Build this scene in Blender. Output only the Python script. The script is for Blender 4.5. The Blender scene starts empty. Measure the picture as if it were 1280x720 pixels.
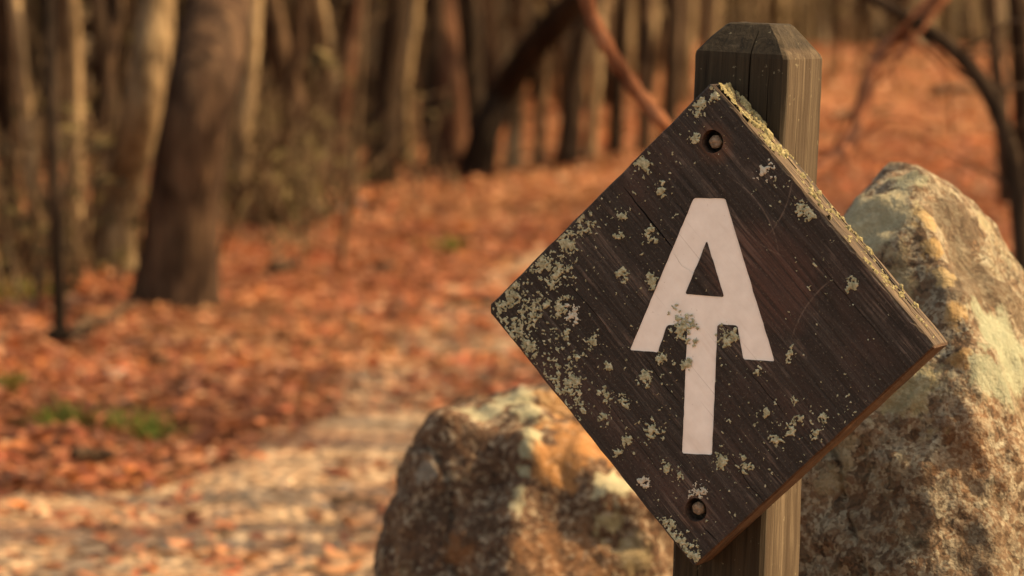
import bpy, bmesh, math, random
import numpy as np
from mathutils import Vector, Matrix

random.seed(7)
rng = np.random.default_rng(7)
R = math.radians
SC = bpy.context.scene
COL = SC.collection

# ------------------------------------------------------------------ camera
CAM_H, TILT, LENS = 1.05, R(5.5), 110.0
FPX = LENS / 36 * 1280
CAM = np.array([0, 0, CAM_H])
CX = np.array([1.0, 0, 0])
CF = np.array([0, math.cos(TILT), -math.sin(TILT)])
CU = np.array([0, math.sin(TILT), math.cos(TILT)])
cd = bpy.data.cameras.new('camera')
cd.lens, cd.sensor_width, cd.clip_start, cd.clip_end = LENS, 36, 0.05, 500
cd.dof.use_dof = True
cd.dof.focus_distance = 2.71
cd.dof.aperture_fstop = 6.8
cam = bpy.data.objects.new('camera', cd)
COL.objects.link(cam)
cam.location = CAM
cam.rotation_euler = (R(90) - TILT, 0, 0)
SC.camera = cam

# ------------------------------------------------------------------ light
SUN_EL, SUN_AZ = R(40), R(-7)            # azimuth: from +X (right) towards the viewer
sun_dir = np.array([math.cos(SUN_AZ) * math.cos(SUN_EL), -math.sin(SUN_AZ) * math.cos(SUN_EL), math.sin(SUN_EL)])
w = bpy.data.worlds.new('World')
SC.world = w
w.use_nodes = True
wn = w.node_tree
bg = wn.nodes['Background']
sky = wn.nodes.new('ShaderNodeTexSky')
sky.sky_type = 'NISHITA'
sky.sun_disc = False
sky.sun_elevation = SUN_EL
sky.sun_rotation = R(90) + SUN_AZ
sky.dust_density = 3.0
sky.air_density = 1.0
sky.ozone_density = 0.6
wn.links.new(sky.outputs[0], bg.inputs[0])
bg.inputs[1].default_value = 0.15
sd = bpy.data.lights.new('sun', 'SUN')
sd.energy, sd.angle, sd.color = 3.4, R(0.5), (1.0, 0.84, 0.66)
sun = bpy.data.objects.new('sun', sd)
COL.objects.link(sun)
sun.rotation_euler = Vector(sun_dir).to_track_quat('Z', 'Y').to_euler()
vs = SC.view_settings
vs.view_transform, vs.look, vs.exposure, vs.gamma = 'Standard', 'None', 1.17, 1.0
vs.use_curve_mapping = False
vs.use_white_balance = True
vs.white_balance_temperature = 10400
vs.white_balance_tint = 12
SC.cycles.use_denoising = True
SC.cycles.max_bounces = 6

# ------------------------------------------------------------------ numpy noise
def _hash(ix, iy, iz, s):
    h = (ix.astype(np.int64) * 374761393 + iy.astype(np.int64) * 668265263 + iz.astype(np.int64) * 2147483647 + s * 1274126177) & 0xffffffff
    h = ((h ^ (h >> 13)) * 1274126177) & 0xffffffff
    h = ((h ^ (h >> 16)) * 2246822519) & 0xffffffff
    return ((h ^ (h >> 15)) & 0xffffff) / float(0xffffff) * 2 - 1

def noise3(p, s=0):
    p = np.asarray(p, float)
    i = np.floor(p)
    f = p - i
    u = f * f * f * (f * (f * 6 - 15) + 10)
    x, y, z = i[:, 0], i[:, 1], i[:, 2]
    r = 0
    for dx in (0, 1):
        for dy in (0, 1):
            for dz in (0, 1):
                wgt = (u[:, 0] if dx else 1 - u[:, 0]) * (u[:, 1] if dy else 1 - u[:, 1]) * (u[:, 2] if dz else 1 - u[:, 2])
                r = r + wgt * _hash(x + dx, y + dy, z + dz, s)
    return r

def fbm(p, octv=4, s=0, gain=.5):
    p = np.asarray(p, float)
    a, r = 1.0, 0
    for k in range(octv):
        r = r + a * noise3(p * 2 ** k + 17.3 * k, s + k)
        a *= gain
    return r

def sstep(x, a, b):
    t = np.clip((x - a) / (b - a), 0, 1)
    return t * t * (3 - 2 * t)

# ------------------------------------------------------------------ helpers
def ray(px, py):
    return CF + (px - 640) / FPX * CX - (py - 360) / FPX * CU

def at(px, py, depth):
    return CAM + depth * ray(px, py)

def ground_z(x, y):
    x, y = np.asarray(x, float), np.asarray(y, float)
    t = sstep(x + .25 * (y - 12), .3, 3.6)
    yc = 17.5 + 8.0 * t                               # where the near slope crests
    zc = 0.04 + 0.50 * t
    g = zc * sstep(y, 8.0, yc)
    g = g - (0.55 - .25 * t) * sstep(y, yc, yc + 5)
    g = g + 11 * sstep(y, yc + 7, 100) ** 1.1
    p = np.stack([x.ravel(), y.ravel(), np.zeros(x.size)], 1)
    g = g + (0.022 * fbm(p * .9, 3, 5) + .012 * noise3(p * 4, 9)).reshape(x.shape)
    return g

def on_ground(px, py):
    d = ray(px, py)
    t = np.linspace(3.5, 60, 3000)
    q = CAM[None] + t[:, None] * d[None]
    below = q[:, 2] < ground_z(q[:, 0], q[:, 1])
    k = np.argmax(below) if below.any() else 1200
    return q[k]

def tag(o, label=None, cat=None, group=None, kind=None):
    if label: o['label'] = label
    if cat: o['category'] = cat
    if group: o['group'] = group
    if kind: o['kind'] = kind
    return o

def empty(name, loc=(0, 0, 0)):
    o = bpy.data.objects.new(name, None)
    COL.objects.link(o)
    o.location = loc
    o.empty_display_size = .1
    return o

def link(name, me, mat=None, parent=None, loc=None, smooth=False):
    o = bpy.data.objects.new(name, me)
    COL.objects.link(o)
    if mat is not None:
        me.materials.clear() if len(me.materials) and me.materials[0] is None else None
        if len(me.materials) == 0: me.materials.append(mat)
    if parent is not None: o.parent = parent
    if loc is not None: o.location = loc
    if smooth:
        me.polygons.foreach_set('use_smooth', [True] * len(me.polygons))
    return o

def mesh(name, v, f):
    me = bpy.data.meshes.new(name)
    me.from_pydata([tuple(map(float, a)) for a in v], [], [tuple(map(int, a)) for a in f])
    me.update()
    return me

def big_mesh(name, v, quads):
    """numpy quads/tris -> mesh, fast"""
    me = bpy.data.meshes.new(name)
    n = quads.shape[1]
    me.vertices.add(len(v)); me.vertices.foreach_set('co', np.asarray(v, np.float32).ravel())
    me.loops.add(quads.size); me.loops.foreach_set('vertex_index', quads.astype(np.int32).ravel())
    me.polygons.add(len(quads))
    me.polygons.foreach_set('loop_start', np.arange(0, quads.size, n, dtype=np.int32))
    me.polygons.foreach_set('loop_total', np.full(len(quads), n, np.int32))
    me.update(calc_edges=True)
    me.validate()
    return me

class Acc:
    def __init__(s): s.v, s.f = [], []
    def add(s, v, f):
        n = len(s.v)
        s.v.extend(v)
        s.f.extend([tuple(i + n for i in a) for a in f])
    def tube(s, pts, rad, seg=8, cap=True, wob=0.0, seed=0):
        pts = [Vector(p) for p in pts]
        n = len(pts)
        v, f = [], []
        ref = None
        for i, p in enumerate(pts):
            t = (pts[min(i + 1, n - 1)] - pts[max(i - 1, 0)]).normalized()
            if ref is None:
                ref = t.orthogonal().normalized()
            ref = (ref - t * ref.dot(t)).normalized()
            b = t.cross(ref)
            r = rad[i] if hasattr(rad, '__len__') else rad
            for k in range(seg):
                a = 2 * math.pi * k / seg
                rr = r * (1 + wob * math.sin(k * 12.9898 + seed * 3.1) + wob * .2 * math.sin(i * 2.1 + k * 4.7 + seed))
                v.append(p + ref * (math.cos(a) * rr) + b * (math.sin(a) * rr))
        for i in range(n - 1):
            for k in range(seg):
                f.append((i * seg + k, i * seg + (k + 1) % seg, (i + 1) * seg + (k + 1) % seg, (i + 1) * seg + k))
        if cap:
            f.append(tuple(range(seg))[::-1]); f.append(tuple(range((n - 1) * seg, n * seg)))
        s.add(v, f)
    def build(s, name, mat, parent=None, smooth=True, loc=None):
        return link(name, mesh(name, s.v, s.f), mat, parent, loc, smooth)

# ------------------------------------------------------------------ material helpers
class NT:
    def __init__(s, name, rough=.9, spec=.2):
        s.m = bpy.data.materials.new(name)
        s.m.use_nodes = True
        s.t = s.m.node_tree
        s.b = s.t.nodes['Principled BSDF']
        s.b.inputs['Roughness'].default_value = rough
        s.b.inputs['Specular IOR Level'].default_value = spec
        s.tc = s.n('ShaderNodeTexCoord')
    def n(s, typ, **kw):
        o = s.t.nodes.new(typ)
        for k, v in kw.items(): setattr(o, k, v)
        return o
    def l(s, a, b): s.t.links.new(a, b)
    def put(s, sock, v):
        if hasattr(v, 'links') or hasattr(v, 'is_linked'): s.l(v, sock)
        else: sock.default_value = v
    def coord(s, scale=(1, 1, 1), kind='Object', rot=(0, 0, 0), loc=(0, 0, 0)):
        m = s.n('ShaderNodeMapping')
        m.inputs['Scale'].default_value = scale
        m.inputs['Rotation'].default_value = rot
        m.inputs['Location'].default_value = loc
        s.l(s.tc.outputs[kind], m.inputs['Vector'])
        return m.outputs[0]
    def noise(s, vec, scale=1, detail=4, rough=.55, dist=0, out='Fac'):
        o = s.n('ShaderNodeTexNoise')
        o.inputs['Scale'].default_value = scale
        o.inputs['Detail'].default_value = detail
        o.inputs['Roughness'].default_value = rough
        o.inputs['Distortion'].default_value = dist
        s.l(vec, o.inputs['Vector'])
        return o.outputs[out]
    def vor(s, vec, scale=1, out='Distance', feature='F1', rnd=1):
        o = s.n('ShaderNodeTexVoronoi', feature=feature)
        o.inputs['Scale'].default_value = scale
        o.inputs['Randomness'].default_value = rnd
        s.l(vec, o.inputs['Vector'])
        return o.outputs[out]
    def ramp(s, fac, stops, interp='LINEAR'):
        o = s.n('ShaderNodeValToRGB')
        e = o.color_ramp.elements
        o.color_ramp.interpolation = interp
        while len(e) < len(stops): e.new(.5)
        for a, (p, c) in zip(e, stops):
            a.position = p
            a.color = (*c, 1) if hasattr(c, '__len__') else (c, c, c, 1)
        s.put(o.inputs[0], fac)
        return o.outputs[0]
    def mix(s, fac, a, b, mode='MIX'):
        o = s.n('ShaderNodeMix', data_type='RGBA', blend_type=mode)
        s.put(o.inputs[0], fac)
        for k, v in ((6, a), (7, b)):
            s.put(o.inputs[k], (*v, 1) if isinstance(v, tuple) and len(v) == 3 else v)
        return o.outputs[2]
    def math(s, op, a, b=0.0, c=None):
        o = s.n('ShaderNodeMath', operation=op)
        s.put(o.inputs[0], a); s.put(o.inputs[1], b)
        if c is not None: s.put(o.inputs[2], c)
        return o.outputs[0]
    def mr(s, v, a, b, c=0.0, d=1.0):
        o = s.n('ShaderNodeMapRange')
        for k, q in enumerate((v, a, b, c, d)): s.put(o.inputs[k], q)
        return o.outputs[0]
    def sep(s, vec):
        o = s.n('ShaderNodeSeparateXYZ'); s.l(vec, o.inputs[0]); return o.outputs
    def bump(s, h, strength=.5, dist=.01, prev=None):
        o = s.n('ShaderNodeBump')
        o.inputs['Strength'].default_value = strength
        o.inputs['Distance'].default_value = dist
        s.put(o.inputs['Height'], h)
        if prev is not None: s.l(prev, o.inputs['Normal'])
        return o.outputs[0]
    def done(s, col, normal=None):
        s.put(s.b.inputs['Base Color'], (*col, 1) if isinstance(col, tuple) and len(col) == 3 else col)
        if normal is not None: s.l(normal, s.b.inputs['Normal'])
        return s.m

# ------------------------------------------------------------------ materials
def mat_ground():
    t = NT('leaf_mould', .95, .1)
    c = t.coord()
    n1 = t.noise(c, 14, 5, .65)
    n2 = t.noise(c, .5, 3, .5)
    cell = t.vor(c, 16, 'Color')
    h = t.sep(cell)[0]
    col = t.ramp(h, [(0, (.10, .045, .024)), (.3, (.24, .095, .042)), (.6, (.34, .15, .065)), (.85, (.40, .22, .11)), (1, (.14, .065, .035))])
    col = t.mix(t.mr(n1, .35, .65, 0, .55), col, (.13, .058, .032))
    # woodland beyond the near slope: brown brushy floor
    y = t.sep(t.tc.outputs['Object'])[1]
    far = t.math('MULTIPLY', t.mr(y, 23.5, 27.5), 0.96)
    bro = t.ramp(t.noise(c, 1.1, 5, .7), [(.3, (.075, .052, .029)), (.5, (.15, .104, .058)), (.7, (.23, .165, .095))])
    col = t.mix(far, col, bro)
    return t.done(col, t.bump(n1, .8, .03))

def mat_path():
    t = NT('gravel_dirt', .95, .1)
    c = t.coord()
    cell = t.vor(c, 34, 'Color')
    col = t.ramp(t.sep(cell)[1], [(0, (.14, .088, .052)), (.35, (.27, .18, .112)), (.7, (.36, .255, .163)), (.9, (.46, .34, .225)), (1, (.20, .10, .05))])
    n = t.noise(c, 2.6, 5, .65)
    col = t.mix(t.mr(n, .46, .66, 0, .85), col, (.30, .15, .085))
    d = t.vor(c, 34)
    return t.done(col, t.bump(t.math('ADD', t.math('MULTIPLY', d, -1.0), n), .9, .02))

def mat_leaf():
    t = NT('dry_leaf', .75, .25)
    a = t.n('ShaderNodeAttribute', attribute_name='tone')
    n = t.noise(t.coord(), 90, 2)
    col = t.mix(t.mr(n, .3, .7, 0, .35), a.outputs['Color'], (.10, .045, .022), 'MIX')
    t.b.inputs['Subsurface Weight'].default_value = 0
    m = t.done(col)
    # thin leaves let some light through
    tr = t.n('ShaderNodeBsdfTranslucent')
    t.l(col, tr.inputs[0])
    mx = t.n('ShaderNodeMixShader')
    mx.inputs[0].default_value = .2
    t.l(t.b.outputs[0], mx.inputs[1]); t.l(tr.outputs[0], mx.inputs[2])
    t.l(mx.outputs[0], t.t.nodes['Material Output'].inputs[0])
    return m

def mat_bark(name, dark, mid, light, scale=1.0, blot=.8):
    t = NT(name, .95, .1)
    c = t.coord((30 * scale, 30 * scale, 5 * scale))
    n = t.noise(c, 1, 5, .7, .6)
    big = t.noise(t.coord((13, 13, 2.6)), 1, 4, .65, .5)
    pat = t.noise(t.coord((5, 5, 2.5), loc=(4, 2, 1)), 1, 3, .6)
    oi = t.n('ShaderNodeObjectInfo')
    col = t.ramp(n, [(.32, dark), (.5, mid), (.68, light)])
    col = t.mix(t.mr(big, .44, .60, 0, blot), col, dark)
    col = t.mix(t.mr(pat, .50, .64, 0, .55), col, light)
    v = t.mr(oi.outputs['Random'], 0, 1, .75, 1.3)
    g = t.n('ShaderNodeCombineColor')
    for k in range(3): t.l(v, g.inputs[k])
    col = t.mix(1.0, col, g.outputs[0], 'MULTIPLY')
    return t.done(col, t.bump(n, 1.0, .02))

def mat_plain(name, col, var=.35, scale=60, rough=.9, spec=.15, bump=.3):
    t = NT(name, rough, spec)
    n = t.noise(t.coord(), scale, 4, .6)
    d = tuple(c * (1 - var) for c in col); l = tuple(min(.9, c * (1 + var)) for c in col)
    return t.done(t.ramp(n, [(.3, d), (.7, l)]), t.bump(n, bump, .003))

def mat_rock(name, left):
    t = NT(name, .95, .15)
    c = t.coord()
    big = t.noise(c, 5.5, 5, .62, .5)
    med = t.noise(c, 24, 5, .7)
    fin = t.noise(c, 75, 4, .7)
    spk = t.vor(c, 60)
    if left:
        base = t.ramp(med, [(.30, (.028, .017, .012)), (.45, (.080, .046, .029)), (.58, (.145, .085, .053)), (.72, (.26, .19, .135))])
        base = t.mix(t.mr(big, .54, .66, 0, .5), base, (.32, .145, .05))
        base = t.mix(t.mr(t.noise(c, 11, 4, .65), .62, .68, 0, .7), base, (.34, .31, .20))
    else:
        base = t.ramp(med, [(.28, (.036, .024, .017)), (.42, (.105, .068, .046)), (.54, (.19, .138, .095)), (.66, (.30, .245, .178)), (.8, (.40, .36, .28))])
        base = t.mix(t.mr(big, .52, .66, 0, .7), base, (.21, .125, .075))
        base = t.mix(t.mr(t.noise(c, 17, 4, .65), .55, .62, 0, .8), base, (.36, .33, .215))
        base = t.mix(t.mr(t.noise(c, 34, 3, .6), .60, .66, 0, .8), base, (.055, .035, .024))
    base = t.mix(t.mr(fin, .56, .70, 0, .7), base, (.07, .045, .03))
    base = t.mix(t.mr(spk, .12, .2, .35, 0), base, (.50, .45, .33))
    wv = t.n('ShaderNodeVectorMath', operation='ADD')
    t.l(c, wv.inputs[0])
    ws = t.n('ShaderNodeVectorMath', operation='SCALE'); ws.inputs['Scale'].default_value = .018
    t.l(t.noise(c, 60, 3, .6, 0, 'Color'), ws.inputs[0]); t.l(ws.outputs[0], wv.inputs[1])
    cell = t.sep(t.vor(wv.outputs[0], 120 if left else 92, 'Color'))[0]
    cell = t.math('ADD', t.math('MULTIPLY', cell, .6), t.math('MULTIPLY', t.sep(t.vor(wv.outputs[0], 260, 'Color'))[1], .4))
    if left:
        fl = t.ramp(cell, [(.15, (.016, .010, .007)), (.35, (.065, .037, .023)), (.48, (.125, .062, .033)), (.58, (.033, .021, .014)), (.70, (.18, .115, .072)), (.9, (.33, .285, .205))])
    else:
        fl = t.ramp(cell, [(.12, (.025, .016, .010)), (.30, (.11, .066, .037)), (.42, (.17, .095, .055)), (.52, (.25, .19, .13)), (.62, (.38, .33, .235)), (.74, (.055, .035, .022)), (1, (.50, .46, .34))])
    t.flecks = fl
    base = t.mix(.72 if not left else .66, base, fl)
    nb = t.bump(med, .8, .012)
    nb = t.bump(fin, .7, .004, nb)
    return t, base, nb

def rock_patch(t, base, centre, radius, colour, amount=.9, noise=.5, freq=38):
    """a lichen or mineral patch of its own shape at a place on the stone (object space)"""
    d = t.n('ShaderNodeVectorMath', operation='DISTANCE')
    t.l(t.tc.outputs['Object'], d.inputs[0])
    d.inputs[1].default_value = centre
    q = t.math('DIVIDE', d.outputs['Value'], radius)
    nn = t.noise(t.coord(), freq, 4, .65)
    n2 = t.noise(t.coord(loc=centre), .9 / radius, 3, .6)
    q = t.math('ADD', q, t.math('MULTIPLY', t.math('SUBTRACT', nn, .5), noise * 5))
    q = t.math('ADD', q, t.math('MULTIPLY', t.math('SUBTRACT', n2, .5), 2.2))
    return t.mix(t.mr(q, .70, 1.0, amount, 0), base, t.mix(.22, colour, t.flecks))

def mat_board():
    t = NT('weathered_board_wood', .8, .25)
    gr = t.noise(t.coord((7, 260, 60)), 1, 5, .7, .3)            # fine fibres along local x
    gr2 = t.noise(t.coord((3, 70, 20)), 1, 4, .65, .8)
    blot = t.noise(t.coord((9, 16, 12)), 1, 5, .65, .4)
    red = t.noise(t.coord((5, 11, 9), loc=(3, 1, 0)), 1, 4, .6)
    col = t.ramp(gr, [(.28, (.009, .0075, .0065)), (.44, (.028, .023, .0195)), (.60, (.060, .049, .042)), (.80, (.17, .142, .120))])
    col = t.mix(t.mr(gr2, .40, .62, 0, .75), col, (.026, .019, .015))
    col = t.mix(t.mr(red, .52, .68, 0, .6), col, (.082, .046, .037))
    col = t.mix(t.mr(blot, .42, .70, 0, .65), col, (.022, .0185, .015))
    worn = t.noise(t.coord((12, 26, 12), loc=(7, 3, 2)), 1, 4, .65, .3)
    col = t.mix(t.math('MULTIPLY', t.mr(worn, .54, .66, 0, .8), t.mr(gr, .46, .60, 0, 1)), col, (.17, .125, .10))
    dust = t.noise(t.coord((1, 1, 1)), 420, 3, .7)
    col = t.mix(t.mr(dust, .58, .72, 0, .6), col, (.17, .15, .115))
    col = t.mix(t.mr(t.noise(t.coord((1, 1, 1)), 300, 3, .7), .56, .68, 0, .7), col, (.010, .008, .006))
    def dist(p):
        d = t.n('ShaderNodeVectorMath', operation='DISTANCE')
        t.l(t.tc.outputs['Object'], d.inputs[0]); d.inputs[1].default_value = (*p, 0)
        return d.outputs['Value']
    redw = t.math('ADD', t.math('DIVIDE', dist(uv(962, 350)), .055), t.math('MULTIPLY', t.math('SUBTRACT', red, .5), 2.2))
    col = t.mix(t.math('MULTIPLY', t.mr(redw, .55, 1.0, .5, 0), t.mr(gr, .38, .6, .25, 1)), col, (.13, .058, .042))
    brk = t.noise(t.coord((1, 1, 1)), 160, 3, .7)
    for c0, on, mid, rad in ((uv(860, 330), uv(945, 250), uv(950, 262), .045), (uv(1010, 210), uv(930, 285), uv(945, 290), .035), (uv(880, 210), uv(985, 250), uv(985, 262), .03), (uv(1120, 470), uv(1010, 380), uv(1010, 385), .035)):
        rr = math.dist(c0, on)
        line = t.mr(t.math('ABSOLUTE', t.math('SUBTRACT', dist(c0), rr)), .0002, .0010, 1, 0)
        line = t.math('MULTIPLY', line, t.mr(dist(mid), rad * .6, rad, .5, 0))
        line = t.math('MULTIPLY', line, t.mr(brk, .4, .55, .2, 1))
        col = t.mix(line, col, (.20, .15, .12))
    for hp in ((869.5, 640), (890.5, 181)):          # rust run out of the bolt holes
        rq = t.math('ADD', t.math('DIVIDE', dist(uv(*hp)), .019), t.math('MULTIPLY', t.math('SUBTRACT', red, .5), 1.6))
        col = t.mix(t.math('MULTIPLY', t.mr(rq, .5, 1.0, .6, 0), t.mr(gr, .38, .6, .35, 1)), col, (.135, .062, .034))
    # sawn edges where the dark face coat never reached (raw, greyed timber)
    sx = t.sep(t.tc.outputs['Object'])
    raw = t.ramp(t.noise(t.coord((8, 200, 160)), 1, 4, .7), [(.36, (.010, .006, .004)), (.5, (.062, .041, .024)), (.7, (.15, .107, .066))])
    e1 = t.mr(sx[1], .1478, .1490, 0, 1)
    endg = t.ramp(t.noise(t.coord((90, 40, 160)), 1, 4, .7), [(.3, (.022, .011, .006)), (.55, (.068, .034, .016)), (.8, (.12, .064, .032))])
    e2 = t.mr(sx[0], .1480, .1492, 0, 1)
    col = t.mix(e1, col, raw)
    col = t.mix(e2, col, endg)
    h = t.math('ADD', t.math('MULTIPLY', gr, 1.0), t.math('MULTIPLY', gr2, .8))
    nb = t.bump(h, 1.0, .0022)
    nb = t.bump(dust, .7, .0010, nb)
    return t.done(col, nb)

def mat_post():
    t = NT('weathered_post_wood', .9, .15)
    gr = t.noise(t.coord((150, 150, 4.5)), 1, 6, .72, 1.0)
    gr2 = t.noise(t.coord((42, 42, 2.6)), 1, 5, .65, 1.2)
    col = t.ramp(gr, [(.3, (.028, .019, .011)), (.48, (.068, .050, .032)), (.62, (.108, .083, .055)), (.78, (.19, .15, .105))])
    col = t.mix(t.mr(gr2, .44, .60, 0, .75), col, (.042, .028, .017))
    # near-black tone on the front face and the top, ragged at its edges
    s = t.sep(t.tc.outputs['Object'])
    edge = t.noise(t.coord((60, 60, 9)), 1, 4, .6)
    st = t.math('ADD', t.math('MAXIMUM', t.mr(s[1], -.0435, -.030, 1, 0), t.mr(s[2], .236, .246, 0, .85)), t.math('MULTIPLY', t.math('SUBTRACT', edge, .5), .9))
    dark_gr = t.ramp(gr, [(.3, (.012, .009, .006)), (.6, (.038, .029, .018)), (.8, (.075, .056, .034))])
    col = t.mix(t.mr(st, .35, .62, 0, .96), col, dark_gr)
    spot = t.noise(t.coord((1, 1, 1)), 150, 3, .65)
    col = t.mix(t.mr(spot, .68, .73, 0, .5), col, (.26, .24, .16))
    nb = t.bump(t.math('ADD', gr, gr2), .8, .0016)
    return t.done(col, nb)

def mat_emblem():
    t = NT('white_sign_paint', .6, .35)
    a = t.noise(t.coord(), 60, 4, .6)
    g = t.noise(t.coord((20, 220, 60)), 1, 3, .6)
    col = t.ramp(a, [(.3, (.74, .69, .62)), (.7, (.84, .80, .73))])
    sp = t.noise(t.coord(), 330, 2, .5)
    col = t.mix(t.mr(sp, .72, .78, 0, .45), col, (.38, .30, .24))
    st = t.noise(t.coord((6, 50, 20)), 1, 4, .6)
    col = t.mix(t.mr(st, .58, .75, 0, .35), col, (.56, .45, .36))
    hair = t.noise(t.coord((5, 420, 20)), 1, 2, .5)
    col = t.mix(t.mr(hair, .66, .70, 0, .35), col, (.34, .27, .21))
    chip = t.noise(t.coord((60, 200, 60)), 1, 4, .7)
    col = t.mix(t.mr(chip, .71, .73, 0, .85), col, (.10, .07, .05))
    return t.done(col, t.bump(g, .35, .0006))

def mat_lichen(name, c1, c2, c3):
    t = NT(name, .95, .05)
    a = t.noise(t.coord(), 260, 4, .7)
    b = t.noise(t.coord(), 60, 3, .6)
    col = t.ramp(a, [(.3, c1), (.5, c2), (.7, c3)])
    col = t.mix(t.mr(b, .5, .65, 0, .4), col, c1)
    return t.done(col, t.bump(a, .8, .0015))

M = {}
M['ground'] = mat_ground()
M['path'] = mat_path()
M['leaf'] = mat_leaf()
M['dark_bark'] = mat_bark('dark_bark', (.022, .014, .009), (.068, .043, .027), (.125, .082, .053))
M['brown_bark'] = mat_bark('brown_bark', (.014, .008, .0055), (.066, .037, .023), (.145, .088, .052))
M['tan_bark'] = mat_bark('tan_bark', (.060, .038, .022), (.25, .168, .096), (.44, .32, .19), 1.0, .45)
M['red_bark'] = mat_bark('red_brown_bark', (.04, .017, .010), (.115, .052, .030), (.19, .095, .055))
M['black_bark'] = mat_bark('black_bark', (.011, .0075, .005), (.032, .020, .013), (.07, .044, .028))
M['vine'] = mat_bark('red_vine_bark', (.10, .036, .019), (.26, .092, .046), (.40, .17, .09))
M['twig'] = mat_bark('twig_bark', (.05, .030, .018), (.15, .095, .055), (.30, .205, .125))
M['olive'] = mat_plain('olive_leaf', (.085, .062, .027), .5, 20)
M['grass'] = mat_plain('green_grass', (.10, .13, .025), .4, 20)
M['pale_stone'] = mat_plain('pale_stone', (.42, .36, .28), .3, 40)
M['grey_stone'] = mat_plain('grey_stone', (.24, .205, .165), .3, 40)
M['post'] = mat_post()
M['emblem'] = mat_emblem()
M['lichen'] = mat_lichen('grey_green_lichen', (.15, .145, .085), (.36, .355, .235), (.54, .53, .39))
M['white_lichen'] = mat_lichen('white_lichen', (.33, .31, .24), (.50, .47, .38), (.60, .57, .47))
M['edge_lichen'] = mat_lichen('yellow_lichen', (.10, .085, .04), (.20, .175, .095), (.31, .28, .17))
M['iron'] = mat_plain('rusty_bolt_iron', (.20, .145, .095), .6, 260, .6, .4, .6)
M['hole_shade'] = mat_plain('black_hole_shade', (.006, .005, .004), .3, 100)  # near-black walls paint in the shade inside the bolt holes

# ------------------------------------------------------------------ ground
def build_ground():
    ys = np.concatenate([np.linspace(-8, 3.5, 24), np.linspace(3.6, 28, 330), np.geomspace(28.3, 160, 50)])
    cols = 150
    u = np.linspace(-1, 1, cols)
    V = []
    for y in ys:
        half = max(9.0, .30 * y + 6)
        if y > 28: half = .30 * 28 + 6 + (y - 28) * 1.0
        inner = .19 * y + 1.3 if y > 0 else 1.3
        k = np.abs(u)
        x = np.sign(u) * np.where(k < .85, k / .85 * inner, inner + (k - .85) / .15 * (max(half, inner + 4) - inner))
        z = ground_z(x, np.full(cols, y))
        V.append(np.stack([x, np.full(cols, y), z], 1))
    V = np.concatenate(V)
    n = len(ys)
    i, j = np.meshgrid(np.arange(n - 1), np.arange(cols - 1), indexing='ij')
    a = (i * cols + j).ravel()
    q = np.stack([a, a + 1, a + cols + 1, a + cols], 1)
    o = link('ground', big_mesh('ground', V, q), M['ground'], smooth=True)
    tag(o, 'forest floor of red-brown leaf mould rising to a wooded hillside', 'ground', kind='structure')

PATH = [(790, 230, 640), (720, 230, 540), (670, 240, 480), (640, 265, 420), (615, 360, 260), (590, 450, 215), (550, 520, 175), (510, 555, 150), (470, 580, 135), (430, 590, 110), (395, 615, 85), (350, 655, 60), (320, 680, 45)]
PROWS = []
def build_path():
    V, Q = [], []
    m = 26
    rows = []
    for py, pc, hw in PATH:
        c = on_ground(pc, py)
        rows.append((c[1], c[0], hw / FPX * c[1]))
    # continue the trail towards the viewer
    y0, x0, h0 = rows[0]
    rows = [(3.0, x0 - .25, h0), (4.0, x0 - .15, h0)] + rows
    ry, rx, rw = map(np.array, zip(*rows))
    PROWS.extend([ry, rx, rw])
    ys = np.arange(ry[0], ry[-1], .06)
    for y in ys:
        xc, hw = np.interp(y, ry, rx), np.interp(y, ry, rw)
        e = fbm(np.array([[y * 1.7, 0, 3], [y * 1.7, 9, 5]]), 3) * .10
        x = np.linspace(xc - hw + e[0], xc + hw + e[1], m)
        z = ground_z(x, np.full(m, y)) + .012
        z[0] -= .03; z[-1] -= .03
        V.append(np.stack([x, np.full(m, y), z], 1))
    n = len(ys)
    i, j = np.meshgrid(np.arange(n - 1), np.arange(m - 1), indexing='ij')
    a = (i * m + j).ravel()
    o = link('trail_path', big_mesh('trail_path', np.concatenate(V), np.stack([a, a + 1, a + m + 1, a + m], 1)), M['path'], smooth=True)
    tag(o, 'pale gravel and dirt trail strewn with leaves', 'path', kind='structure')

def path_mask(x, y):
    ry, rx, rw = PROWS
    xc, hw = np.interp(y, ry, rx), np.interp(y, ry, rw)
    return np.clip(1.75 - 1.35 * np.abs(x - xc) / np.maximum(hw, .01), 0, 1) * (y < ry[-1])

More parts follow.
